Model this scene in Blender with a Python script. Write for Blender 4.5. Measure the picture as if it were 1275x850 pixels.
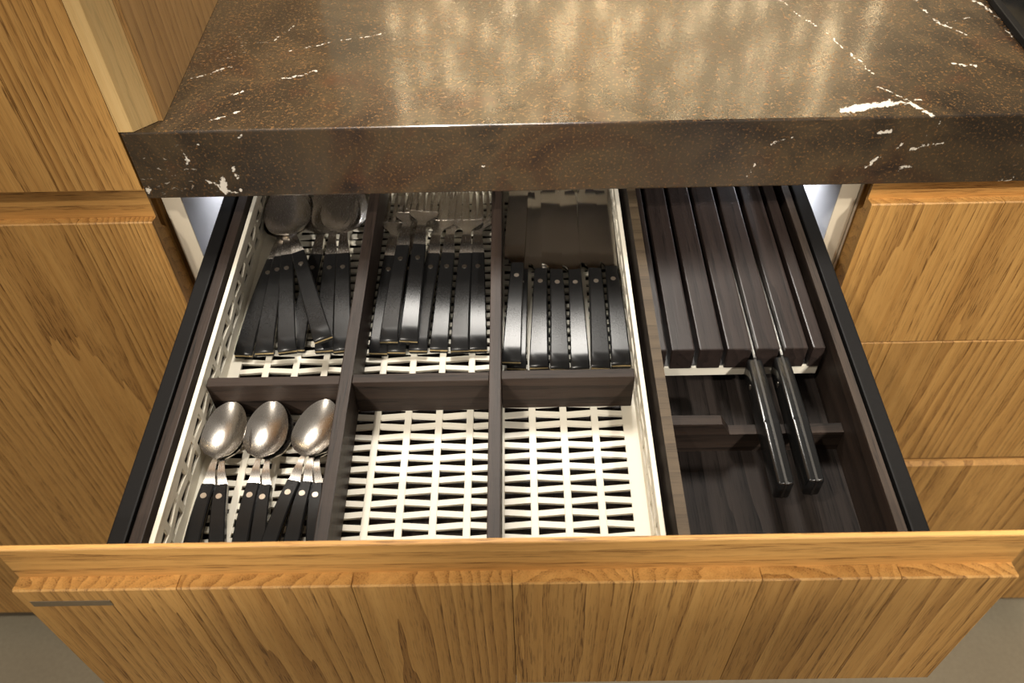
import bpy, bmesh, math, random
from mathutils import Vector, Matrix
random.seed(7)
scene = bpy.context.scene
for o in list(bpy.data.objects): bpy.data.objects.remove(o)
COL = scene.collection

# ------------------------------------------------------------------ camera
CAM = Vector((0.30822, -0.55825, 0.43433))
CR = Vector((0.99977494, -0.00602933, -0.02034012))
CU = Vector((0.01800297, 0.74834118, 0.66306966))
CF = Vector((-0.01122348, 0.66328661, -0.7482813))
FPX = 1072.38
cd = bpy.data.cameras.new('camera'); cam = bpy.data.objects.new('camera', cd); COL.objects.link(cam)
m = Matrix.Identity(4)
for i in range(3): m[i][0], m[i][1], m[i][2], m[i][3] = CR[i], CU[i], -CF[i], CAM[i]
cam.matrix_world = m
cd.sensor_width = 36; cd.lens = FPX*36/1275; cd.clip_start = .01
cd.dof.use_dof = True; cd.dof.focus_distance = .64; cd.dof.aperture_fstop = 9
scene.camera = cam
def ray(px, py): return CR*((px-637.5)/FPX) - CU*((py-425)/FPX) + CF
def onz(px, py, z):
    d = ray(px, py); return CAM + d*((z-CAM.z)/d.z)
def ony(px, py, y):
    d = ray(px, py); return CAM + d*((y-CAM.y)/d.y)

# ------------------------------------------------------------------ light
scene.view_settings.view_transform = 'Standard'; scene.view_settings.look = 'None'
scene.view_settings.gamma = 1; scene.view_settings.use_curve_mapping = False
scene.view_settings.exposure = 0.0
world = bpy.data.worlds.new('world'); scene.world = world; world.use_nodes = True
wb = world.node_tree.nodes['Background']; wb.inputs[0].default_value = (1, .90, .78, 1); wb.inputs[1].default_value = .26
def light(name, kind, loc, target, energy, color=(1, .92, .80), size=.08, angle=60, blend=.5):
    ld = bpy.data.lights.new(name, kind); ld.energy = energy; ld.color = color
    if kind == 'AREA': ld.shape = 'DISK'; ld.size = size
    else: ld.shadow_soft_size = size
    if kind == 'SPOT': ld.spot_size = math.radians(angle); ld.spot_blend = blend
    o = bpy.data.objects.new(name, ld); COL.objects.link(o); o.location = loc
    o.rotation_euler = (Vector(target)-Vector(loc)).to_track_quat('-Z', 'Y').to_euler()
    return o
light('pendant_over_counter', 'AREA', (.31, .70, 1.18), (.3, -.12, -.08), 20, color=(1, .95, .87), size=.32)
light('ceiling_spot_over_counter', 'SPOT', (.10, .62, 1.5), (.3, -.16, -.08), 18, color=(1, .95, .87), size=.04, angle=70)
light('ceiling_spot_left', 'SPOT', (-.42, -.82, 1.5), (.1, -.05, -.1), 62, size=.04, angle=70)
light('room_lamp_front_left', 'SPOT', (-1.1, -2.1, 1.55), (.3, 0, -.1), 9, size=.08, angle=60)
light('room_lamp_front_right', 'SPOT', (1.6, -2.2, 1.55), (.2, 0, -.05), 8, size=.08, angle=60)
light('added_fill_spot_left', 'SPOT', (-.6, -2.3, 1.6), (.2, .0, -.055), 240, color=(1, .95, .87), size=.05, angle=9.5, blend=.6)  # added tight beam, brightens the back compartments but spares the drawer front
light('added_fill_spot_right', 'SPOT', (1.2, -2.3, 1.6), (.38, .0, -.055), 240, color=(1, .95, .87), size=.05, angle=9.5, blend=.6)  # second added fill beam into the back compartments, from the right
light('ceiling_spot_right', 'SPOT', (1.25, -1.0, 1.5), (.95, 0, -.25), 125, size=.04, angle=31.5, blend=.12)
for x in (-.1, .7, 1.5):
    light('wall_washer', 'SPOT', (x, 1.9, 2.05), (x, 2.85, 1.3), 52, color=(1, .93, .8), size=.06, angle=100, blend=.8)

# ------------------------------------------------------------------ node helpers
class NT:
    def __init__(s, name):
        s.m = bpy.data.materials.new(name); s.m.use_nodes = True
        s.t = s.m.node_tree; s.t.nodes.clear()
        s.out = s.t.nodes.new('ShaderNodeOutputMaterial'); s.b = s.t.nodes.new('ShaderNodeBsdfPrincipled')
        s.t.links.new(s.b.outputs[0], s.out.inputs[0])
    def n(s, typ, **kw):
        nd = s.t.nodes.new('ShaderNode'+typ)
        for k, v in kw.items(): setattr(nd, k, v)
        return nd
    def put(s, sock, v):
        if hasattr(v, 'is_output') or isinstance(v, bpy.types.NodeSocket): s.t.links.new(v, sock)
        else: sock.default_value = v
    def math(s, op, a, b=0., c=None, clamp=False):
        nd = s.n('Math', operation=op); nd.use_clamp = clamp
        s.put(nd.inputs[0], a); s.put(nd.inputs[1], b)
        if c is not None: s.put(nd.inputs[2], c)
        return nd.outputs[0]
    def vm(s, op, a, b=(0, 0, 0), scale=None):
        nd = s.n('VectorMath', operation=op); s.put(nd.inputs[0], a); s.put(nd.inputs[1], b)
        if scale is not None: s.put(nd.inputs[3], scale)
        return nd.outputs[1] if op in ('LENGTH', 'DOT_PRODUCT', 'DISTANCE') else nd.outputs[0]
    def noise(s, vec, scale, detail=2., rough=.5, dist=0., color=False):
        nd = s.n('TexNoise'); s.put(nd.inputs['Vector'], vec); nd.inputs['Scale'].default_value = scale
        nd.inputs['Detail'].default_value = detail; nd.inputs['Roughness'].default_value = rough; nd.inputs['Distortion'].default_value = dist
        return nd.outputs[1 if color else 0]
    def ramp(s, fac, stops):
        nd = s.n('ValToRGB'); s.put(nd.inputs[0], fac); cr = nd.color_ramp
        while len(cr.elements) < len(stops): cr.elements.new(.5)
        for e, (p, c) in zip(cr.elements, stops):
            e.position = p; e.color = (*c, 1) if len(c) == 3 else c
        return nd.outputs[0]
    def mix(s, fac, a, b, mode='MIX'):
        nd = s.n('Mix', data_type='RGBA', blend_type=mode)
        s.put(nd.inputs[0], fac); s.put(nd.inputs[6], a if not isinstance(a, tuple) else (*a, 1)); s.put(nd.inputs[7], b if not isinstance(b, tuple) else (*b, 1))
        return nd.outputs[2]
    def bump(s, h, strength=.3, dist=.001):
        nd = s.n('Bump'); s.put(nd.inputs['Height'], h); nd.inputs['Strength'].default_value = strength; nd.inputs['Distance'].default_value = dist
        s.t.links.new(nd.outputs[0], s.b.inputs['Normal'])
    def set(s, **kw):
        for k, v in kw.items():
            sock = s.b.inputs[k.replace('_', ' ')]
            if isinstance(v, tuple) and len(v) == 3: v = (*v, 1)
            s.put(sock, v)
    def coords(s, rnd=True):
        tc = s.n('TexCoord').outputs['Object']
        if not rnd: return tc
        r = s.n('ObjectInfo').outputs['Random']
        off = s.vm('SCALE', (13.1, 7.7, 9.3), scale=r)
        return s.vm('ADD', tc, off)

def wood(name, light_c, mid, dark, axis='Z', rings=60., across=6., rough=.5, bump=.3, pore=.8, vary=.2, spec=.35, contrast=.85, pitch=75.):
    w = NT(name); co = w.coords()
    def st(k): return {'X': (k, 1, 1), 'Y': (1, k, 1), 'Z': (1, 1, k)}[axis]
    v = w.vm('MULTIPLY', co, st(.03))
    n1 = w.noise(v, across, 1., .4, .1)
    wob = w.noise(w.vm('MULTIPLY', co, st(.06)), 60, 2, .5)
    sx = w.n('SeparateXYZ'); w.put(sx.inputs[0], co)
    acr = {'X': w.math('ADD', sx.outputs[2], w.math('MULTIPLY', sx.outputs[1], .8)), 'Y': w.math('ADD', sx.outputs[0], w.math('MULTIPLY', sx.outputs[2], .8)), 'Z': w.math('ADD', sx.outputs[0], w.math('MULTIPLY', sx.outputs[1], .8))}[axis]
    ring = w.math('ADD', w.math('MULTIPLY', n1, rings), w.math('MULTIPLY', wob, 1.6))
    ring = w.math('ADD', ring, w.math('MULTIPLY', acr, pitch))
    fr = w.math('FRACT', ring)                       # sharp latewood edge on one side
    line = w.math('POWER', fr, 2.2)
    vary_r = w.noise(w.vm('MULTIPLY', co, st(.05)), 14, 2, .5)
    streak = w.noise(w.vm('MULTIPLY', co, st(.012)), 170, 3, .6)
    fine = w.noise(w.vm('MULTIPLY', co, st(.035)), 1100, 2, .6)
    saw = w.noise(w.vm('MULTIPLY', co, {'X': (1, .05, .05), 'Y': (.05, 1, .05), 'Z': (.05, .05, 1)}[axis]), 260, 1, .5)
    c = w.mix(w.ramp(streak, [(.3, (0, 0, 0)), (.7, (1, 1, 1))]), mid, light_c)
    lm = w.math('MULTIPLY', w.math('MULTIPLY', line, contrast), w.ramp(vary_r, [(.3, (.35, .35, .35)), (.65, (1, 1, 1))]))
    c = w.mix(lm, c, dark)
    porem = w.math('MULTIPLY', w.ramp(fine, [(.38, (1, 1, 1)), (.47, (0, 0, 0))]), w.math('MULTIPLY', w.math('ADD', .25, line), pore), clamp=True)
    c = w.mix(porem, c, tuple(x*.6 for x in dark))
    r = w.n('ObjectInfo').outputs['Random']
    hs = w.n('HueSaturation'); w.put(hs.inputs['Color'], c)
    w.put(hs.inputs['Value'], w.math('ADD', 1-vary/2, w.math('MULTIPLY', r, vary)))
    w.set(Base_Color=hs.outputs[0], Roughness=rough, Specular_IOR_Level=spec)
    w.bump(w.math('ADD', w.math('ADD', w.math('MULTIPLY', line, -.4), fine), w.math('MULTIPLY', saw, .6)), bump, .0004)
    return w.m
OL, OM, OD = (.66, .37, .115), (.54, .28, .078), (.25, .108, .026)
oak_v = wood('oak_vertical', OL, OM, OD, 'Z', 38., 6.)
oak_h = wood('oak_horizontal', OL, OM, OD, 'X', 8., 8., contrast=.45)
oak_pale = wood('oak_pale_vertical', (.78, .54, .24), (.70, .45, .18), (.42, .24, .08), 'Z', 8., 8., contrast=.4, pore=.3)
oak_side = wood('oak_side_vertical', (.43, .25, .09), (.34, .185, .06), (.20, .095, .028), 'Z', 14., 6., contrast=.5)
DL, DM, DD = (.042, .028, .021), (.026, .0175, .0135), (.010, .0075, .006)
dark_y = wood('smoked_oak_lengthwise', DL, DM, DD, 'Y', 10., 8., rough=.5, bump=.25, vary=.15, spec=.28)
dark_x = wood('smoked_oak_crosswise', DL, DM, DD, 'X', 10., 7., rough=.55, bump=.25, vary=.15, spec=.22)
slat_w = wood('smoked_oak_slat', (.030, .021, .018), (.022, .015, .013), (.012, .009, .008), 'Y', 8., 10., rough=.36, bump=.1, vary=.12, spec=.38)

edge_brown = wood('brown_oak_edge', (.110, .078, .045), (.082, .057, .033), (.048, .032, .019), 'X', 6., 9., rough=.6, vary=.1)
edge_dark = wood('dark_brown_oak_edge', (.060, .041, .029), (.042, .029, .021), (.020, .014, .010), 'Y', 8., 9., rough=.6, vary=.1)
dark_base = wood('smoked_oak_base', (.034, .026, .022), (.022, .017, .015), (.006, .005, .0045), 'Y', 12., 9., pitch=70., rough=.6, spec=.15, bump=.2, vary=.1, contrast=.9)
def plain(name, col, rough=.5, metal=0., spec=.5, nscale=0, namp=.0, bump=0., bscale=400., coat=0.):
    p = NT(name)
    c = (*col, 1)
    if nscale:
        nz = p.noise(p.coords(), nscale, 3, .6)
        c = p.mix(nz, tuple(x*(1-namp) for x in col), tuple(min(1, x*(1+namp)) for x in col))
    p.set(Base_Color=c, Roughness=rough, Metallic=metal, Specular_IOR_Level=spec, Coat_Weight=coat)
    if bump: p.bump(p.noise(p.coords(), bscale, 2, .5), bump, .0003)
    return p.m
white_plastic = plain('cream_white_plastic', (.74, .69, .575), .42, nscale=25, namp=.03, bump=.05)
cream_board = plain('cream_melamine', (.78, .68, .52), .5, nscale=40, namp=.03)
grey_board = plain('raw_brown_board', (.26, .225, .19), .6, nscale=60, namp=.1)
white_board = plain('white_melamine', (.82, .82, .85), .45, nscale=30, namp=.02)
black_metal = plain('black_coated_metal', (.0075, .0070, .0068), .55, nscale=600, namp=.25, bump=.08, bscale=2500, spec=.14)
dark_floor_m = plain('dark_drawer_base', (.02, .017, .015), .6, nscale=200, namp=.3)
black_handle = plain('black_handle_resin', (.0095, .0093, .0093), .26, nscale=900, namp=.3, spec=.27)
black_gloss = plain('black_enamel', (.006, .006, .006), .14, nscale=80, namp=.2)
cast_iron = plain('cast_iron', (.012, .011, .011), .5, nscale=300, namp=.3, bump=.3, bscale=900)
grey_tag = plain('grey_tape', (.20, .15, .09), .4, nscale=200, namp=.25)
runner_metal = plain('galvanised_runner', (.16, .15, .14), .4, metal=.8, nscale=200, namp=.2)
def steel(name, col, rough, stretch=(1, .04, 1)):
    s = NT(name); co = s.coords()
    br = s.noise(s.vm('MULTIPLY', co, stretch), 2600, 2, .5)
    s.set(Base_Color=(*col, 1), Metallic=1., Roughness=s.math('ADD', rough-.05, s.math('MULTIPLY', br, .1)))
    s.bump(br, .008, .0002)
    return s.m
steel_m = steel('brushed_steel', (.56, .52, .47), .26)
blade_m = steel('polished_blade_steel', (.55, .52, .48), .11)
spine_m = steel('bright_spine_steel', (.72, .70, .66), .2)
tang_dark = steel('dark_tang_steel', (.30, .29, .28), .22)
black_polish = plain('black_polished_resin', (.008, .008, .008), .2, nscale=900, namp=.3)
rivet_m = plain('rivet_metal', (.62, .55, .46), .3, metal=1., nscale=800, namp=.1)
tang_m = plain('brass_toned_tang', (.55, .43, .24), .3, metal=.9, nscale=500, namp=.15)
bulb_m = NT('warm_bulb'); bulb_m.set(Base_Color=(1., .8, .5), Emission_Color=(1., .78, .46), Emission_Strength=85.); bulb_m = bulb_m.m

# stone: brown marble, pale veins along measured strokes, speckle elsewhere
def stone():
    s = NT('brown_marble'); co = s.coords(False)
    warp = s.noise(co, 55, 3, .6, color=True)
    p = s.vm('ADD', co, s.vm('SCALE', s.vm('SUBTRACT', warp, (.5, .5, .5)), scale=.013))
    fw = s.noise(co, 420, 2, .6)
    Z = .0531
    T = [((1052, 137), (1082, 132), 3.2), ((1080, 132), (1108, 127), 2.4), ((1094, 108), (1126, 124), .7), ((1126, 124), (1163, 146), 1.7), ((1104, 130), (1146, 126), 1.4),
         ((972, 0), (1024, 40), .25), ((1024, 40), (1090, 92), .15), ((1140, 0), (1166, 28), .3), ((1166, 28), (1200, 42), .5), ((1186, 79), (1213, 82), 1.3), ((1212, 0), (1236, 14), .8),
         ((1236, 14), (1262, 46), .2), ((1180, 30), (1205, 22), .2), ((342, 50), (366, 32), .4), ((354, 65), (402, 55), .3), ((402, 55), (480, 42), .12), ((264, 151), (300, 137), .7), ((286, 118), (302, 113), .9), ((350, 98), (392, 90), .35), ((235, 100), (290, 82), .25)]
    Fp = [((276, 222), (280, 236), 2.2), ((262, 228), (292, 240), 1.0), ((229, 186), (232, 208), .9), ((232, 184), (246, 181), .8), ((291, 208), (298, 238), 1.0), ((300, 168), (294, 176), .5), ((184, 236), (185, 237), 1.7),
          ((1134, 185), (1172, 178), .7), ((1078, 208), (1096, 196), .6), ((960, 180), (996, 166), .35), ((1096, 164), (1108, 163), .9), ((600, 205), (606, 206), 1.0), ((1155, 168), (1172, 154), .4), ((1210, 228), (1260, 222), .4), ((930, 218), (938, 204), .4), ((1120, 210), (1134, 206), .6), ((1116, 182), (1124, 178), .8)]
    segs = [(onz(*a, Z), onz(*b, Z), w) for a, b, w in T] + [(ony(*a, 0.), ony(*b, 0.), w) for a, b, w in Fp]
    cur = None
    for a, b, w in segs:
        ba = b-a; L2 = max(ba.length_squared, 1e-9)
        pa = s.vm('SUBTRACT', p, tuple(a))
        h = s.math('MULTIPLY', s.vm('DOT_PRODUCT', pa, tuple(ba)), 1/L2, clamp=True)
        d = s.vm('LENGTH', s.vm('SUBTRACT', pa, s.vm('SCALE', tuple(ba), scale=h)))
        d = s.math('SUBTRACT', d, w*.001)
        cur = d if cur is None else s.math('MINIMUM', cur, d)
    cur = s.math('ADD', cur, s.math('MULTIPLY', s.math('SUBTRACT', fw, .5), .0052))
    vein = s.math('SUBTRACT', 1., s.math('MULTIPLY', s.math('ADD', cur, .0002), 1400., clamp=True), clamp=True)
    big = s.noise(co, 9, 4, .6, 1.)
    col = s.ramp(big, [(.3, (.014, .010, .0075)), (.45, (.036, .025, .015)), (.55, (.060, .040, .021)), (.66, (.046, .026, .014)), (.75, (.020, .013, .010))])
    gr = s.noise(co, 420, 3, .7)
    col = s.mix(s.ramp(gr, [(.55, (0, 0, 0)), (.68, (.8, .8, .8))]), col, (.20, .10, .035))
    red = s.noise(s.vm('ADD', co, (4, 2, 1)), 26, 4, .65)
    col = s.mix(s.ramp(red, [(.58, (0, 0, 0)), (.75, (.6, .6, .6))]), col, (.075, .028, .014))
    region = s.ramp(s.noise(s.vm('ADD', co, (1.3, .2, 5)), 7, 2, .5), [(.60, (0, 0, 0)), (.70, (1, 1, 1))])
    spk = s.ramp(s.noise(s.vm('MULTIPLY', co, (1, 1.6, 1.6)), 190, 2, .6, .6), [(.665, (0, 0, 0)), (.70, (1, 1, 1))])
    v2 = s.math('MULTIPLY', spk, region)
    col = s.mix(s.math('MULTIPLY', v2, .7), col, (.38, .33, .27))
    col = s.mix(vein, col, (.66, .60, .51))
    nz = s.n('SeparateXYZ'); s.put(nz.inputs[0], s.n('NewGeometry').outputs['Normal'])     # top polished, sawn edge only honed
    rgh = s.math('SUBTRACT', s.math('ADD', .33, s.math('MULTIPLY', gr, .06)), s.math('MULTIPLY', s.math('POWER', s.math('ABSOLUTE', nz.outputs[2]), 4.), .25))
    s.set(Base_Color=col, Roughness=rgh, Specular_IOR_Level=.62)
    s.bump(s.math('ADD', s.noise(co, 160, 3, .6), s.math('MULTIPLY', gr, .15)), .055, .0006)
    return s.m
stone_m = stone()
def floor_mat():
    f = NT('grey_beige_floor'); co = f.coords(False)
    a = f.noise(co, 6, 4, .6); b = f.noise(co, 160, 3, .7)
    c = f.mix(a, (.34, .29, .20), (.46, .40, .28)); c = f.mix(f.math('MULTIPLY', b, .5), c, (.14, .12, .09))
    f.set(Base_Color=c, Roughness=.6); f.bump(b, .15, .001); return f.m
floor_m = floor_mat()
wall_m = plain('warm_beige_plaster', (.72, .62, .46), .8, nscale=4, namp=.08)

# ------------------------------------------------------------------ mesh helpers
def obj(name, bm, mat, parent=None, smooth=False):
    me = bpy.data.meshes.new(name); bmesh.ops.recalc_face_normals(bm, faces=bm.faces); bm.to_mesh(me); bm.free()
    if smooth:
        for f in me.polygons: f.use_smooth = True
        try: me.set_sharp_from_angle(angle=math.radians(40))
        except Exception: pass
    me.materials.append(mat)
    o = bpy.data.objects.new(name, me); COL.objects.link(o)
    if parent: o.parent = parent
    return o
def box(bm, x0, x1, y0, y1, z0, z1, bev=0.):
    b2 = bmesh.new()
    bmesh.ops.create_cube(b2, size=1)
    for v in b2.verts:
        v.co = Vector((x0+(x1-x0)*(v.co.x+.5), y0+(y1-y0)*(v.co.y+.5), z0+(z1-z0)*(v.co.z+.5)))
    if bev: bmesh.ops.bevel(b2, geom=b2.edges[:], offset=bev, segments=2, profile=.6, affect='EDGES')
    join(bm, b2); return bm
def join(bm, b2):
    mp = {v: bm.verts.new(v.co) for v in b2.verts}
    for f in b2.faces: bm.faces.new([mp[v] for v in f.verts])
    b2.free()
def B(*a, bev=0.): return box(bmesh.new(), *a, bev=bev)
def prism(bm, prof, axis, a, b):
    """extrude a closed 2-D outline from a to b along axis"""
    def P(u, v, w): return {'X': (w, u, v), 'Y': (u, w, v), 'Z': (u, v, w)}[axis]
    A = [bm.verts.new(P(u, v, a)) for u, v in prof]; Bv = [bm.verts.new(P(u, v, b)) for u, v in prof]
    bm.faces.new(A); bm.faces.new(Bv)
    for i in range(len(prof)):
        j = (i+1) % len(prof); bm.faces.new((A[i], A[j], Bv[j], Bv[i]))
    return bm
def cyl(bm, c, r, h, n=16, axis='Z'):
    prism(bm, [(math.cos(2*math.pi*i/n)*r + (c[1] if axis == 'X' else c[0]), math.sin(2*math.pi*i/n)*r + (c[1] if axis == 'Z' else c[2])) for i in range(n)], axis,
          {'X': c[0], 'Y': c[1], 'Z': c[2]}[axis], {'X': c[0], 'Y': c[1], 'Z': c[2]}[axis]+h)
    return bm
def tag(o, label, cat, group=None):
    o['label'] = label; o['category'] = cat
    if group: o['group'] = group
    return o
def thing(name, label, cat, loc=(0, 0, 0), group=None):
    o = bpy.data.objects.new(name, None); COL.objects.link(o); o.location = loc; o.empty_display_size = .05
    return tag(o, label, cat, group)
def put(part, root):          # parent a part built in world coordinates under a root that only has a location
    part.parent = root; part.matrix_parent_inverse = Matrix.Translation(-Vector(root.location)) if True else None
    return part
def struct(o): o['kind'] = 'structure'; return o

# ------------------------------------------------------------------ setting
FZ = -.85
struct(obj('floor', B(-3., 4., -3., 3., FZ-.05, FZ), floor_m))
struct(obj('wall_back', B(-3., 4., 2.9, 3., FZ, 2.2), wall_m))

# ------------------------------------------------------------------ fronts made of upright boards
def front_panel(root, name, x0, x1, y0, z0, z1, cuts, top='groove', gh=.032):
    """part: core with profiled top rail; sub-parts: upright boards forming the face.  y0 = outer face"""
    zl = z1-gh if top == 'groove' else z1
    if top == 'groove':
        prof = [(y0+.006, z0), (y0+.006, zl-.0024), (y0+.010, zl-.0024), (y0+.010, z1-.0006), (y0+.0106, z1), (y0+.0129, z1), (y0+.0135, z1-.0006), (y0+.0135, zl-.014), (y0+.021, zl-.0225), (y0+.021, z0)]
    elif top == 'chamfer':
        prof = [(y0+.006, z0), (y0+.006, z1-.012), (y0+.016, z1), (y0+.021, z1), (y0+.021, z0)]
    else:
        prof = [(y0+.006, z0), (y0+.006, z1), (y0+.021, z1), (y0+.021, z0)]
    core = put(obj(name, prism(bmesh.new(), prof, 'X', x0, x1), oak_h), root)
    edges = [x0]+[c for c in cuts if x0 < c < x1]+[x1]
    for a, b in zip(edges, edges[1:]):
        g = .00025; aa, bb = a+(g if a > x0 else 0), b-(g if b < x1 else 0)
        if top == 'groove': pr = [(y0, z0), (y0, zl-.001), (y0+.001, zl), (y0+.010, zl-.002), (y0+.0061, zl-.0025), (y0+.0061, z0)]
        elif top == 'chamfer': pr = [(y0, z0), (y0, z1-.0145), (y0+.0061, z1-.0121), (y0+.0061, z0)]
        else: pr = [(y0, z0), (y0, z1-.001), (y0+.001, z1), (y0+.0061, z1), (y0+.0061, z0)]
        bd = obj('board', prism(bmesh.new(), pr, 'X', aa, bb), oak_v)
        bd.parent = core
    return core

BOT = -.79
# tall unit on the left
tall = thing('tall_cabinet', 'tall oak cabinet rising beside the left end of the dark worktop', 'cabinet', (-.3, .3, FZ))
put(obj('carcass', B(-.6, -.001, .022, .60, BOT, 1.35), oak_v), tall)
put(obj('plinth', B(-.6, -.001, .06, .60, FZ, BOT-.0005), dark_x), tall)
front_panel(tall, 'door', -.598, -.0015, 0., BOT+.002, -.004, [-.43, -.29, -.209, -.066], 'groove')
front_panel(tall, 'upper_door', -.598, .0022, 0., -.0015, 1.35, [-.47, -.30, -.19, -.066], 'flat')
bm = bmesh.new()
prism(bm, [(.0034, .0005), (.0141, .0005), (.0284, .0138), (.0335, .30), (.036, .60), (.0034, .60)], 'Z', .0534, 1.35)
sp = put(obj('side_panel', B(.0155, .0335, .0145, .60, .0535, 1.35), oak_side), tall); bm.free()
bm = bmesh.new(); prism(bm, [(.0026, .0002), (.0141, .0002), (.0295, .0142), (.0026, .0142)], 'Z', .0535, 1.35)
put(obj('edge_stile', bm, oak_pale), tall)['label'] = 'pale oak edge strip with a bevel'

# base unit of the open drawer
base = thing('base_cabinet', 'white lined base cabinet that the open drawer slides out of', 'cabinet', (.3, .3, FZ))
for nm, (x0, x1) in (('left', (.0032, .0195)), ('right', (.5815, .5975))):
    s_ = put(obj('side_panel', B(x0, x1, .0235, .60, BOT, -.012), white_board), base)
    e_ = obj('edge_band', B(x0, x1, .0222, .0234, BOT, -.012), cream_board); e_.parent = s_
put(obj('back_panel', B(.0196, .5814, .585, .60, BOT, -.012), white_board), base)
put(obj('added_top_panel', B(.0196, .5814, .03, .584, -.0275, -.0125), grey_board), base)  # unseen panel added under the worktop, its tone set for reflections in the blades
put(obj('bottom_panel', B(.0196, .5814, .0235, .584, BOT, BOT+.016), white_board), base)
for x0, x1 in ((.0196, .034), (.567, .5814)):
    put(obj('runner', B(x0, x1, .03, .50, -.15, -.128), runner_metal), base)
for x, e in ((.5685, 3.2), (.034, 1.3)):
    led = put(obj('led_bar', B(x-.004, x+.004, .10, .40, -.0320, -.0277), white_plastic), base)
    ll = bpy.data.lights.new('cabinet_led', 'AREA'); ll.shape = 'RECTANGLE'; ll.size = .007; ll.size_y = .29; ll.energy = e; ll.color = (.93, .95, 1.)
    lo = bpy.data.objects.new('cabinet_led', ll); COL.objects.link(lo); lo.location = (x, .25, -.0325)
put(obj('plinth', B(.0, .598, .06, .60, FZ, BOT-.0005), dark_x), base)
front_panel(base, 'lower_front', .0015, .5985, 0., -.50, -.208, [.12, .2, .33, .44], 'flat')
front_panel(base, 'lower_front', .0015, .5985, 0., BOT+.002, -.503, [.10, .24, .35, .48], 'flat')

# base unit on the right
rb = thing('base_cabinet', 'oak base cabinet with three closed drawer fronts right of the open drawer', 'cabinet', (1.05, .3, FZ))
put(obj('carcass', B(.6005, 1.5, .0235, .60, BOT, -.0115), oak_v), rb)
put(obj('plinth', B(.6005, 1.5, .06, .60, FZ, BOT-.0005), dark_x), rb)
ce = put(obj('edge_band', B(.5985, .6004, .0222, .06, BOT, -.012), cream_board), rb)
front_panel(rb, 'drawer_front', .6015, 1.4985, 0., -.2055, -.0112, [.712, .83, .95, 1.08, 1.2, 1.35], 'groove', gh=.021)
front_panel(rb, 'drawer_front', .6015, 1.4985, 0., -.412, -.2075, [.672, .722, .82, .9, 1.05, 1.2, 1.35], 'flat')
front_panel(rb, 'drawer_front', .6015, 1.4985, 0., BOT+.002, -.415, [.7, .828, .93, 1.08, 1.2, 1.35], 'chamfer')

# worktop
ct = obj('countertop', B(.0034, 2.0, 0., .65, -.0109, .0531, bev=.0016), stone_m)
tag(ct, 'thick dark brown marble worktop with pale veins above the drawer', 'worktop')
# hob on the worktop
hob = thing('gas_hob', 'black enamel gas hob set into the marble worktop', 'hob', (1.02, .33, .0531))
HX0, HX1, HY0, HY1, HZ = .727, 1.31, .075, .585, .0533
bm = bmesh.new()
for a in ((HX0, HX0+.007, HY0, HY1), (HX1-.007, HX1, HY0, HY1), (HX0+.007, HX1-.007, HY0, HY0+.007), (HX0+.007, HX1-.007, HY1-.007, HY1)): box(bm, *a, HZ, HZ+.006, bev=.0012)
put(obj('rim', bm, black_metal), hob)
put(obj('pan', B(HX0+.0071, HX1-.0071, HY0+.0071, HY1-.0071, HZ, HZ+.002), black_gloss), hob)
for cx, cy, r in ((.83, .19, .04), (.83, .45, .05), (1.1, .19, .05), (1.1, .45, .04)):
    bm = bmesh.new(); cyl(bm, (cx, cy, HZ+.0021), r, .012, 28); cyl(bm, (cx, cy, HZ+.0142), r*.75, .008, 28); br = put(obj('burner', bm, cast_iron), hob)
    for k in range(4):
        ca, sa = math.cos(k*math.pi/2+.785), math.sin(k*math.pi/2+.785)
        b2 = bmesh.new(); box(b2, .03, .105, -.005, .005, .026, .037, .001); box(b2, .096, .105, -.005, .005, .0, .0262, .001)
        for v in b2.verts: v.co = Vector((cx+v.co.x*ca-v.co.y*sa, cy+v.co.x*sa+v.co.y*ca, HZ+.0022+v.co.z))
        put(obj('pan_support', b2, cast_iron), hob)

# ------------------------------------------------------------------ the drawer
YF = -.3274
drw = thing('open_drawer', 'pulled-out kitchen drawer with oak front and black metal sides', 'drawer', (.3, -.08, -.118))
fp = front_panel(drw, 'drawer_front', .0015, .5985, YF, -.2018, -.0110, [.1, .2045, .30, .372, .448, .53], 'groove', gh=.0315)
tagp = obj('marking_strip', B(.0065, .0555, YF-.0004, YF, -.0625, -.0560), grey_tag); put(tagp, drw); tagp['label'] = 'thin grey strip on the drawer front'
for x0, x1 in ((.0503, .0617), (.5437, .5550)):
    put(obj('side_panel', B(x0, x1, YF+.0213, .165, -.15, -.0393, bev=.0012), black_metal), drw)
put(obj('bottom_panel', B(.0618, 0.5436, YF+.0213, .165, -.112, -.1005), dark_floor_m), drw)
put(obj('back_panel', B(.0618, .5436, .1655, .178, -.112, -.05), black_metal), drw)

# smoked-oak organiser
org = thing('drawer_organiser', 'dark smoked oak insert frame with dividers inside the open drawer', 'organiser', (.3, -.08, -.1003))
OY0, OY1 = YF+.0218, .163
TX0, TX1 = .0765, .3940
def op(name, *a, mat=dark_y, bev=.0006): return put(obj(name, B(*a, bev=bev), mat), org)
op('side_wall', .0638, .0720, OY0, OY1, -.1003, -.0395)
op('side_wall', .5352, .5412, OY0, OY1, -.1003, -.0402)
op('edge_cap', .5353, .5411, OY0, OY1, -.0401, -.0393, mat=edge_dark, bev=0)
op('partition_wall', .4017, .4092, OY0, OY1, -.1003, -.0402)
op('edge_cap', .4018, .4091, OY0, OY1, -.0401, -.0393, mat=edge_brown, bev=0)
op('end_wall', .0722, .4015, OY0, OY0+.003, -.1003, -.046, mat=dark_x)
op('end_wall', .4094, .5350, OY0, OY0+.003, -.1003, -.046, mat=dark_x)
op('end_wall', .0722, .4015, OY1-.007, OY1, -.1003, -.046, mat=dark_x)
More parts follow.
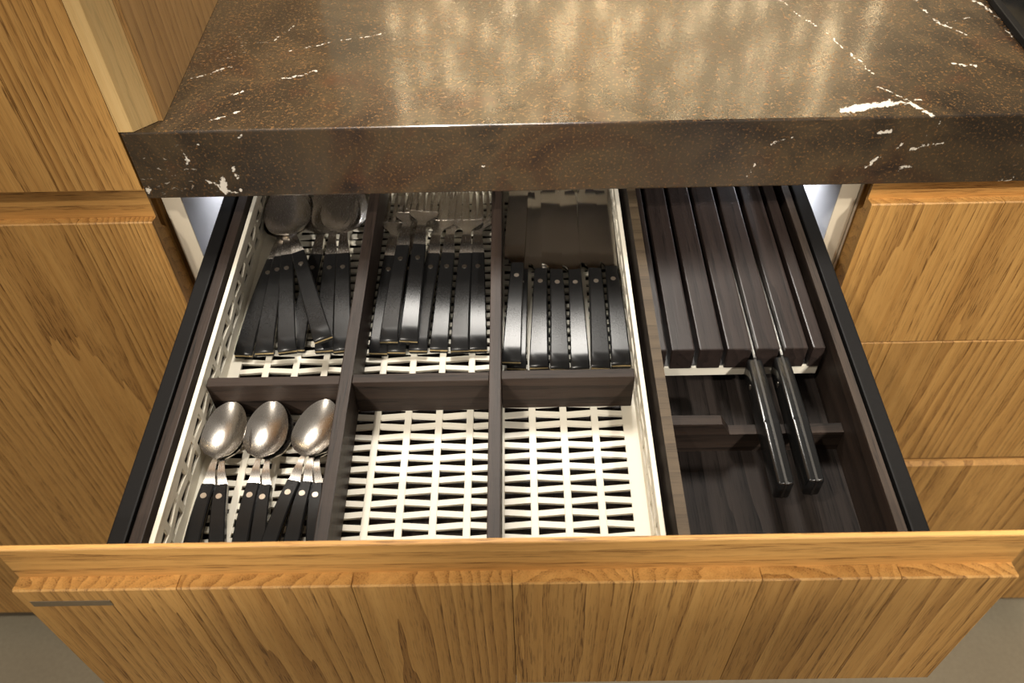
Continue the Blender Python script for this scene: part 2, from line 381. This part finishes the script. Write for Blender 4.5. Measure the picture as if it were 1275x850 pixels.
op('end_wall', .4094, .5350, OY1-.007, OY1, -.1003, -.046, mat=dark_x)
op('base_panel', .0722, .4015, OY0+.0032, OY1-.0072, -.1003, -.0925, bev=0)
op('base_panel', .4094, .5350, OY0+.0032, OY1-.0072, -.1003, -.0900, mat=dark_base, bev=0)
TF = -.0805                                   # top of the tray floor
TY0, TY1 = -.3022, .0868
op('long_divider', .1765, .1855, TY0+.003, TY1-.003, TF+.0002, -.0450)
op('long_divider', .2843, .2930, TY0+.003, TY1-.003, TF+.0002, -.0450)
op('cross_divider', .0805, .1763, -.1705, -.1625, TF+.0002, -.0458, mat=dark_x)
op('cross_divider', .1857, .2841, -.1695, -.1615, TF+.0002, -.0458, mat=dark_x)
op('cross_divider', .2932, .3890, -.1685, -.1605, TF+.0002, -.0458, mat=dark_x)
# stepped rest board for the knife handles
bm = bmesh.new(); prism(bm, [(.4094, -.0899), (.4094, -.0565), (.4475, -.0572), (.4545, -.0693), (.5350, -.0688), (.5350, -.0899)], 'Y', -.2035, -.1955)
put(obj('rest_board', bm, dark_x), org)

# cream woven-look tray
tray = thing('cutlery_tray', 'cream white plastic cutlery tray with woven lattice floor and walls', 'tray', (.235, -.1, -.0924))
TX0, TX1 = .0765, .3940
XS = [.085+.023*k for k in range(14)]; RP = .00925
NB = int((TY1-TY0-.012)/RP)
YB = [TY0+.008+RP*(j+.0) for j in range(NB+1)]
for k in range(1, 13):
    x = XS[k]; b2 = bmesh.new(); box(b2, x-.0026, x+.0026, TY0+.004, TY1-.004, TF-.0022, TF, bev=.0005); put(obj('lattice_strip', b2, white_plastic), tray)
for j, y in enumerate(YB):
    pts = [(TX0+.002, y)] + [(x, y+.0009*(1 if (i+j) % 2 else -1)) for i, x in enumerate(XS)] + [(TX1-.002, y)]
    h = .00225
    out = [(x, yy+h) for x, yy in pts] + [(x, yy-h) for x, yy in reversed(pts)]
    bm = prism(bmesh.new(), out, 'Z', TF-.0024, TF-.0003)
    put(obj('lattice_bar', bm, white_plastic), tray)
bm = bmesh.new()
for a in ((TX0, XS[0]+.0026, TY0, TY1), (XS[13]-.0024, TX1, TY0, TY1), (XS[0]+.0026, XS[13]-.0024, TY0, YB[0]-.001), (XS[0]+.0026, XS[13]-.0024, YB[-1]+.001, TY1)):
    box(bm, *a, TF-.0026, TF-.0001)
for (x, y) in ((TX0+.004, TY0+.004), (TX1-.004, TY0+.004), (TX0+.004, TY1-.004), (TX1-.004, TY1-.004), (.235, TY0+.004), (.235, TY1-.004)): box(bm, x-.003, x+.003, y-.003, y+.003, -.0924, TF-.0026)
put(obj('floor_margin', bm, white_plastic), tray)
def lattice_wall(name, n0, n1, fix, th, axis):
    """wall standing on the tray floor: rails with wedge slots between posts"""
    zt_, zb_ = -.0415, TF-.0002
    bm = bmesh.new()
    n = int(round((n1-n0)/.023)); st = (n1-n0)/n
    rows = [(-.0565, .0), (-.0655, .0)]
    def bar(zc0, zc1, amp, par):
        pts = [(n0+st*i, (zc0+zc1)/2, ((zc0-zc1)/2)+amp*(1 if (i+par) % 2 else -1)) for i in range(n+1)]
        prof = [(u, z+h) for u, z, h in pts]+[(u, z-h) for u, z, h in reversed(pts)]
        if axis == 'Y':
            prism(bm, prof, 'X', fix, fix+th)
        else: prism(bm, prof, 'Y', fix, fix+th)
    def bar2(top, bot):   # explicit outlines
        prof = top+list(reversed(bot)); prism(bm, prof, 'X' if axis == 'Y' else 'Y', fix, fix+th)
    us = [n0+st*i for i in range(n+1)]
    zig = lambda z, amp, par: [(u, z+amp*(1 if (i+par) % 2 else -1)) for i, u in enumerate(us)]
    bar2([(u, zt_) for u in us], zig(-.0515, .0012, 0))
    bar2(zig(-.0580, .0016, 1), zig(-.0635, .0016, 1))
    bar2(zig(-.0698, .0012, 0), [(u, zb_) for u in us])
    for i, u in enumerate(us):
        w = .0028
        a0, a1 = max(u-w, n0), min(u+w, n1)
        if axis == 'Y': box(bm, fix+.0001, fix+th-.0001, a0, a1, zb_, zt_-.0002)
        else: box(bm, a0, a1, fix+.0001, fix+th-.0001, zb_, zt_-.0002)
    # rolled rim
    if axis == 'Y': box(bm, fix-.0006, fix+th+.0006, n0, n1, zt_-.0012, zt_+.0008, .0006)
    else: box(bm, n0, n1, fix-.0006, fix+th+.0006, zt_-.0012, zt_+.0008, .0006)
    return put(obj(name, bm, white_plastic), tray)
lattice_wall('side_wall', TY0, TY1, TX0, .0022, 'Y')
lattice_wall('side_wall', TY0, TY1, TX1-.0022, .0022, 'Y')
lattice_wall('end_wall', TX0+.0028, TX1-.0028, TY0, .0022, 'X')
lattice_wall('end_wall', TX0+.0028, TX1-.0028, TY1-.0022, .0022, 'X')

# knife block
kb = thing('knife_block', 'dark oak slatted knife block on a cream base inside the drawer', 'knife block', (.47, -.03, -.09))
KY0, KY1 = -.145, .10
SL = [(.4098, .4149), (.4184, .4353), (.4388, .4562), (.4592, .4772), (.4808, .4974), (.5011, .5182), (.5217, .5308)]
for a, b in SL:
    bm = B(a, b, KY0, KY1, -.0664, -.0450, bev=.0011)
    put(obj('slat', bm, slat_w), kb)
put(obj('base_strip', B(.4098, .5308, KY0+.0015, KY0+.0035, -.0762, -.0668, bev=.0004), white_plastic), kb)['label'] = 'cream base under the slats'
put(obj('support_board', B(.4098, .5308, KY0+.0037, KY1-.002, -.0762, -.0668), slat_w), kb)
put(obj('support_block', B(.4098, .5308, KY0+.03, KY1-.004, -.0898, -.0763), dark_x), kb)

# ------------------------------------------------------------------ cutlery
def shell(rows, nc, th):
    """rows: (y, half width, z centre, dish depth, x shift) -> plate with thickness th"""
    bm = bmesh.new(); top = []; bot = []
    for (y, w, zc, d, xs) in rows:
        t = []; b = []
        for j in range(nc):
            s = -1+2*j/(nc-1); z = zc - d*(1-s*s)
            t.append(bm.verts.new((xs+s*w, y, z+th/2))); b.append(bm.verts.new((xs+s*w, y, z-th/2)))
        top.append(t); bot.append(b)
    R = len(rows)
    for i in range(R-1):
        for j in range(nc-1):
            bm.faces.new((top[i][j], top[i][j+1], top[i+1][j+1], top[i+1][j])); bm.faces.new((bot[i][j], bot[i+1][j], bot[i+1][j+1], bot[i][j+1]))
        bm.faces.new((top[i][0], top[i+1][0], bot[i+1][0], bot[i][0])); bm.faces.new((top[i][-1], bot[i][-1], bot[i+1][-1], top[i+1][-1]))
    for i in (0, R-1):
        for j in range(nc-1): bm.faces.new((top[i][j], top[i][j+1], bot[i][j+1], bot[i][j]))
    return bm
def arch(t, lift): return lift*t + .0115*t*(1-t)
def scale_bm(L, w0, w1, z0, z1, lift, bev=.0008):
    bm = bmesh.new()
    n = 8; out = []
    def hw(t): return (w0+(w1-w0)*t)/2
    b2 = bmesh.new(); secs = []
    for i in range(n+1):
        t = i/n; y = L*t; l = arch(t, lift)
        b = bev if True else 0
        x = hw(t); zb, zt = z0+l, z1+l
        if z1 > 0: ring = [(-x, zb), (x, zb), (x, zt-b), (x-b, zt), (-x+b, zt), (-x, zt-b)]
        else: ring = [(-x+b, zb), (x-b, zb), (x, zb+b), (x, zt), (-x, zt), (-x, zb+b)]
        if i == 0 and z1 > 0:      # softened end
            secs.append([b2.verts.new((a*.97, y-.0001, min(c, zt-1.6*b))) for a, c in ring]); y += .0013
        secs.append([b2.verts.new((a, y, c)) for a, c in ring])
    for i in range(len(secs)-1):
        for k in range(6): b2.faces.new((secs[i][k], secs[i][(k+1) % 6], secs[i+1][(k+1) % 6], secs[i+1][k]))
    b2.faces.new(secs[0]); b2.faces.new(secs[-1])
    return b2
def rivet_bm(y, z, r=.0021):
    bm = bmesh.new(); cyl(bm, (0, y, z-.0007), r, .0011, 14); return bm
def handle_parts(root, L, w0, w1, th, lift, ry):
    h = th/2
    a = obj('handle', scale_bm(L, w0, w1, .0007, h, lift), black_handle, root, True)
    b = obj('handle', scale_bm(L, w0, w1, -h, -.0007, lift), black_handle, root, True)
    t = ry/L; obj('rivet', rivet_bm(ry, h+arch(t, lift)), rivet_m, root, True)
    rows = [(L*i/6, (w0+(w1-w0)*i/6)/2-.0002, arch(i/6, lift), 0, 0) for i in range(7)]
    rows[0] = (-.0002, rows[0][1], 0, 0, 0)
    obj('tang', shell(rows, 2, .0013), tang_m, root)
def sm(t): return t*t*(3-2*t)
def spoon(name, L, LH, w0, w1, bw, bl, depth, lift, blunt, waist=.42):
    root = bpy.data.objects.new(name, None); COL.objects.link(root); root.empty_display_size = .02
    handle_parts(root, LH, w0, w1, .0062, lift, LH*.83)
    nk0, nk1 = LH, L-bl
    rows = []
    for i in range(9):                       # neck
        t = i/8; y = nk0+(nk1-nk0)*t
        w = w1/2*(1-waist*math.sin(min(t, 1)*math.pi/2)) if True else 0
        z = lift + (.0035*math.sin(t*math.pi*.75))
        rows.append((y, w, z, 0, 0))
    zr = rows[-1][2]; wn = rows[-1][1]
    for i in range(1, 19):
        t = 1-(1-i/18)**1.45; y = nk1+bl*t
        u = t/.42 if t < .42 else (t-.42)/.58
        prof = (1-(1-u)**blunt)**.5 if t < .42 else max(0, 1-u**2.1)**.55
        w = max(wn*(1-t)*.95, bw/2*prof)
        if i == 18: w = bw*.06
        z = zr-.0015*math.sin(t*math.pi*.5)
        rows.append((y, w, z+.0015*t*t, depth*max(0, math.sin(math.pi*t**.85))**.8 * (1 if i < 18 else 0), 0))
    obj('bowl', shell(rows, 13, .0012), steel_m, root, True)
    return root
def fork(name):
    L, LH, w0, w1, lift = .193, .1035, .0145, .0112, .006
    root = bpy.data.objects.new(name, None); COL.objects.link(root); root.empty_display_size = .02
    handle_parts(root, LH, w0, w1, .0062, lift, LH*.83)
    rows = []
    for i in range(9):
        t = i/8; y = LH+(.133-LH)*t; rows.append((y, w1/2*(1-.32*math.sin(t*math.pi/2)), lift+.004*math.sin(t*math.pi*.9), 0, 0))
    w = rows[-1][1]; z = rows[-1][2]
    zf = lambda y: z - .0062*math.sin(min(1, max(0, (y-.133)/.04))*math.pi*.5) + .004*max(0, (y-.165)/.033)**2
    for i in range(1, 7):
        t = i/6; y = .133+.021*t; rows.append((y, w+(.0128-w)*sm(min(1, t*1.35)), zf(y), .0004, 0))
    bm = shell(rows, 9, .0016)
    for k in range(4):
        xc = -.0128+.0032+.0064*k; rr = []
        for i in range(7):
            t = i/6; y = .1535+(.193-.1535)*t
            rr.append((y, (.0022*(1-.4*t) if i < 6 else .0007), zf(y), 0, xc*(1-.04*t)))
        join(bm, shell(rr, 3, .0016))
    obj('head', bm, steel_m, root, True)
    return root
def knife(name):
    L, LH, w0, w1 = .216, .1065, .0146, .0104
    root = bpy.data.objects.new(name, None); COL.objects.link(root); root.empty_display_size = .02
    handle_parts(root, LH, w0, w1, .0068, 0., LH*.84)
    xr = w1/2; xl = -w1/2
    out = [(xl, LH), (xr, LH), (xr+.0004, .15), (xr+.0002, .200)]
    for a in range(0, 91, 18): out.append((xr-.006+.006*math.cos(math.radians(a)), L-.011+.011*math.sin(math.radians(a))))
    for a in range(0, 91, 18): out.append((xl-.0065+.006-.006*math.sin(math.radians(a)), L-.009+.009*math.cos(math.radians(a))))
    out += [(xl-.0068, .15), (xl-.0066, LH+.009)]
    for a in range(18, 91, 18): out.append((xl-.0066+.0066*math.sin(math.radians(a)), LH+.009-.008*(1-math.cos(math.radians(a)))))
    bm = prism(bmesh.new(), out, 'Z', -.0009, .0009)
    obj('blade', bm, blade_m, root)
    return root
def dup(root):
    r = root.copy(); COL.objects.link(r)
    for ch in root.children:
        c = ch.copy(); COL.objects.link(c); c.parent = r; c.matrix_parent_inverse = ch.matrix_parent_inverse.copy()
    return r
used = set()
def place(proto, end, top, z0, z1, label, cat, group, LH, anchor='end', roll=0., pitch=None):
    if proto.name in used: o = dup(proto)
    else: o = proto
    used.add(proto.name)
    A = onz(*end, z0+.003); T = onz(*top, z1+.003); d = T-A
    yaw = math.atan2(-d.x, d.y)
    pit = math.atan2(z1-z0, math.hypot(d.x, d.y)) if pitch is None else pitch
    dirv = Vector((-math.sin(yaw)*math.cos(pit), math.cos(yaw)*math.cos(pit), math.sin(pit)))
    A.z = z0
    if anchor == 'top': T.z = z1; A = T-dirv*LH
    o.location = A
    o.rotation_euler = (Matrix.Rotation(yaw, 4, 'Z') @ Matrix.Rotation(pit, 4, 'X') @ Matrix.Rotation(roll, 4, 'Y')).to_euler()
    return tag(o, label, cat, group)
Z0 = TF+.0034
sp_ = spoon('dinner_spoon', .1965, .1015, .0148, .0112, .0415, .068, .0085, .0065, 2.6)
G = 'dinner spoons in the back left compartment'
LB = 'black-handled dinner spoon lying in the compartment behind the teaspoons'
for (e, t, k, lab, roll) in [((302, 440), (345, 321), 0, 'dinner spoon whose black handle lies closest to the cream lattice wall', 0),
        ((328, 437), (351.5, 322), 1, 'dinner spoon with its handle half hidden between two others', 0),
        ((357, 435), (359.5, 318), 2, 'dinner spoon with its black handle pointing straight along the compartment', 0),
        ((402, 420), (372, 312), 4, 'dinner spoon lying slantwise on top of the others', -.12),
        ((367, 433), (395, 323), 0, 'dinner spoon lying underneath the slanting one, crossing it', 0),
        ((403, 434), (414, 318), 1, 'dinner spoon beside the one next to the divider', 0),
        ((426, 434), (429, 316), 2, 'dinner spoon right beside the dark long divider', 0)]:
    place(sp_, e, t, Z0+.0034*k*(1.35 if k > 2 else .7), Z0+.0034*k, lab, 'spoon', G, .1015, roll=roll, pitch=None)
fk = fork('dinner_fork')
G = 'dinner forks in the back middle compartment'
for (e, t, k, lab, rl) in [((470, 437), (488, 316), 0.1, 'dinner fork lying against the divider next to the spoons', 0.04),
        ((483.5, 423), (503.4, 309), 2.2, 'dinner fork lying on top of the layer, its handle end raised, nearer the spoons', -0.03),
        ((508, 422), (521.7, 310), 2.7, 'tilted dinner fork lying on top of the layer, crossing its neighbours', 0.1),
        ((493, 436), (513, 316), 0, 'dinner fork at the bottom, almost hidden under two raised forks', 0),
        ((520, 434), (541.6, 316), 0.5, 'dinner fork half covered by the tilted fork on top', -0.03),
        ((546, 433), (559, 313), 0.1, 'dinner fork in the middle of the flat lying ones', 0.035),
        ((572, 434), (581, 316), 0.8, 'dinner fork beside the one next to the knives divider', -0.04),
        ((595, 433), (595, 313), 0.3, 'dinner fork lying against the divider next to the table knives', 0.03)]:
    place(fk, e, t, Z0+.0032*k, Z0+.0032*k, lab, 'fork', G, .1035, roll=rl)
kn = knife('table_knife')
G = 'table knives in the back right compartment'
up = .0072
for (e, t, k, lab, rl) in [((636.7, 448), (644, 331), 2, 'table knife on top of the stack next to the forks divider', 0.0),
        ((643, 456), (650, 334), 1, 'table knife tucked under the raised one by the forks divider', 0.02),
        ((671, 455), (673.4, 338), 1, 'table knife second in the upper row from the forks divider', -.055),
        ((697, 457), (692.7, 336), 1.3, 'table knife third in the upper row from the forks divider', .05),
        ((723, 457), (715.6, 337), 1.12, 'table knife fourth in the upper row from the forks divider', -.06),
        ((748, 455.5), (740.7, 336), 1.25, 'table knife beside the one along the cream side wall', .045),
        ((774, 452), (762, 335), 1.1, 'table knife lying along the cream side wall', -.02),
        ((672, 460), (674, 342), 0, 'table knife at the bottom, under the second upper one from the forks divider', .01),
        ((723, 461), (716, 341), 0, 'table knife at the bottom, under the fourth upper one from the forks divider', -.01),
        ((749, 460), (742, 341), 0, 'table knife at the bottom, under the one beside the cream wall knife', .01)]:
    place(kn, e, t, Z0+up*k, Z0+up*k, lab, 'knife', G, .1065, roll=rl)
ts = spoon('teaspoon', .1275, .058, .0112, .0092, .0312, .049, .0068, .0045, 2.0, .6)
G = 'teaspoons in the front left compartment'
for (e, t, k, lab) in [((271.5, 669), (276.5, 607), 0, 'teaspoon under the one beside the cream lattice wall'),
        ((242, 669), (261, 606), 1, 'teaspoon on top beside the cream lattice wall'),
        ((323, 669), (331, 607.5), 0, 'teaspoon underneath in the middle pair of teaspoons'),
        ((301.6, 669), (317, 605), 1, 'teaspoon on top in the middle pair of teaspoons'),
        ((392, 669), (395, 605), 0, 'teaspoon lying right beside the dark divider'),
        ((365.5, 669), (382, 603), 1, 'middle teaspoon of the three by the dark divider'),
        ((339, 669), (367, 602), 2, 'topmost slanting teaspoon of the three by the dark divider')]:
    place(ts, e, t, Z0+.0025*k, Z0+.0025*k+.001, lab, 'spoon', G, .058, anchor='top')

# chef's knives standing edge-down in the block
def chef(name, x, dy, label):
    root = thing(name, label, 'knife', (x, KY0-.112+dy, -.0505), 'kitchen knives in the block')
    def pt(o): o.parent = root; return o
    L = .108
    b2 = bmesh.new()
    prism(b2, [(0, -.018), (.004, -.0195), (.05, -.0165), (L, -.0185), (L, .0), (.05, .0012), (0, .0006)], 'X', -.0055, .0055)
    bmesh.ops.bevel(b2, geom=b2.edges[:], offset=.0022, segments=3, profile=.5, affect='EDGES')
    pt(obj('handle', b2, black_polish, None, True))
    for s in (-1, 1):
        rv = bmesh.new(); cyl(rv, (s*.0053-.0003, .088, -.009), .0022, .0008, 14, 'X'); pt(obj('rivet', rv, rivet_m))
    bm = bmesh.new(); prism(bm, [(-.0003, -.0170), (.004, -.0170), (.004, -.002), (.05, -.001), (L-.001, -.002), (L-.001, .0003), (.05, .0014), (-.0003, .0008)], 'X', -.0008, .0008)
    pt(obj('tang', bm, tang_dark))
    bm = bmesh.new()
    prism(bm, [(L, -.0150), (L, .0004), (L+.03, .0006), (L+.14, -.002), (L+.172, -.0135), (L+.14, -.0150)], 'X', -.0009, .0009)
    pt(obj('blade', bm, spine_m))
    return root
chef('kitchen_knife', .4790, 0., 'long kitchen knife in the block slot nearer the cutlery tray')
chef('kitchen_knife', .4993, .002, 'long kitchen knife in the block slot nearer the drawer side')

# ------------------------------------------------------------------ string-light curtain behind the counter (mirrored in the stone)
sl = thing('string_light_curtain', 'curtain of small warm bulbs hanging in front of the beige wall', 'lights', (.7, 2.5, 1.))
rnd = random.Random(3)
bm = bmesh.new(); bw_ = bmesh.new()
for i in range(22):
    x = -.14+i*.085+rnd.uniform(-.02, .02); y = 2.5+rnd.uniform(-.12, .12); zend = rnd.uniform(.95, 1.3)
    cyl(bw_, (x, y, zend), .001, 2.15-zend, 6)
    z = zend
    while z < 2.1:
        b2 = bmesh.new(); bmesh.ops.create_icosphere(b2, subdivisions=1, radius=.011)
        for v in b2.verts: v.co += Vector((x, y, z))
        join(bm, b2); z += rnd.uniform(.1, .3)
bo = put(obj('bulbs', bm, bulb_m), sl); bo['kind'] = 'stuff'
put(obj('wires', bw_, black_metal), sl)
bm = B(-.35, 1.9, 2.36, 2.64, 2.15, 2.19, bev=.004); put(obj('hanging_rail', bm, black_metal), sl)
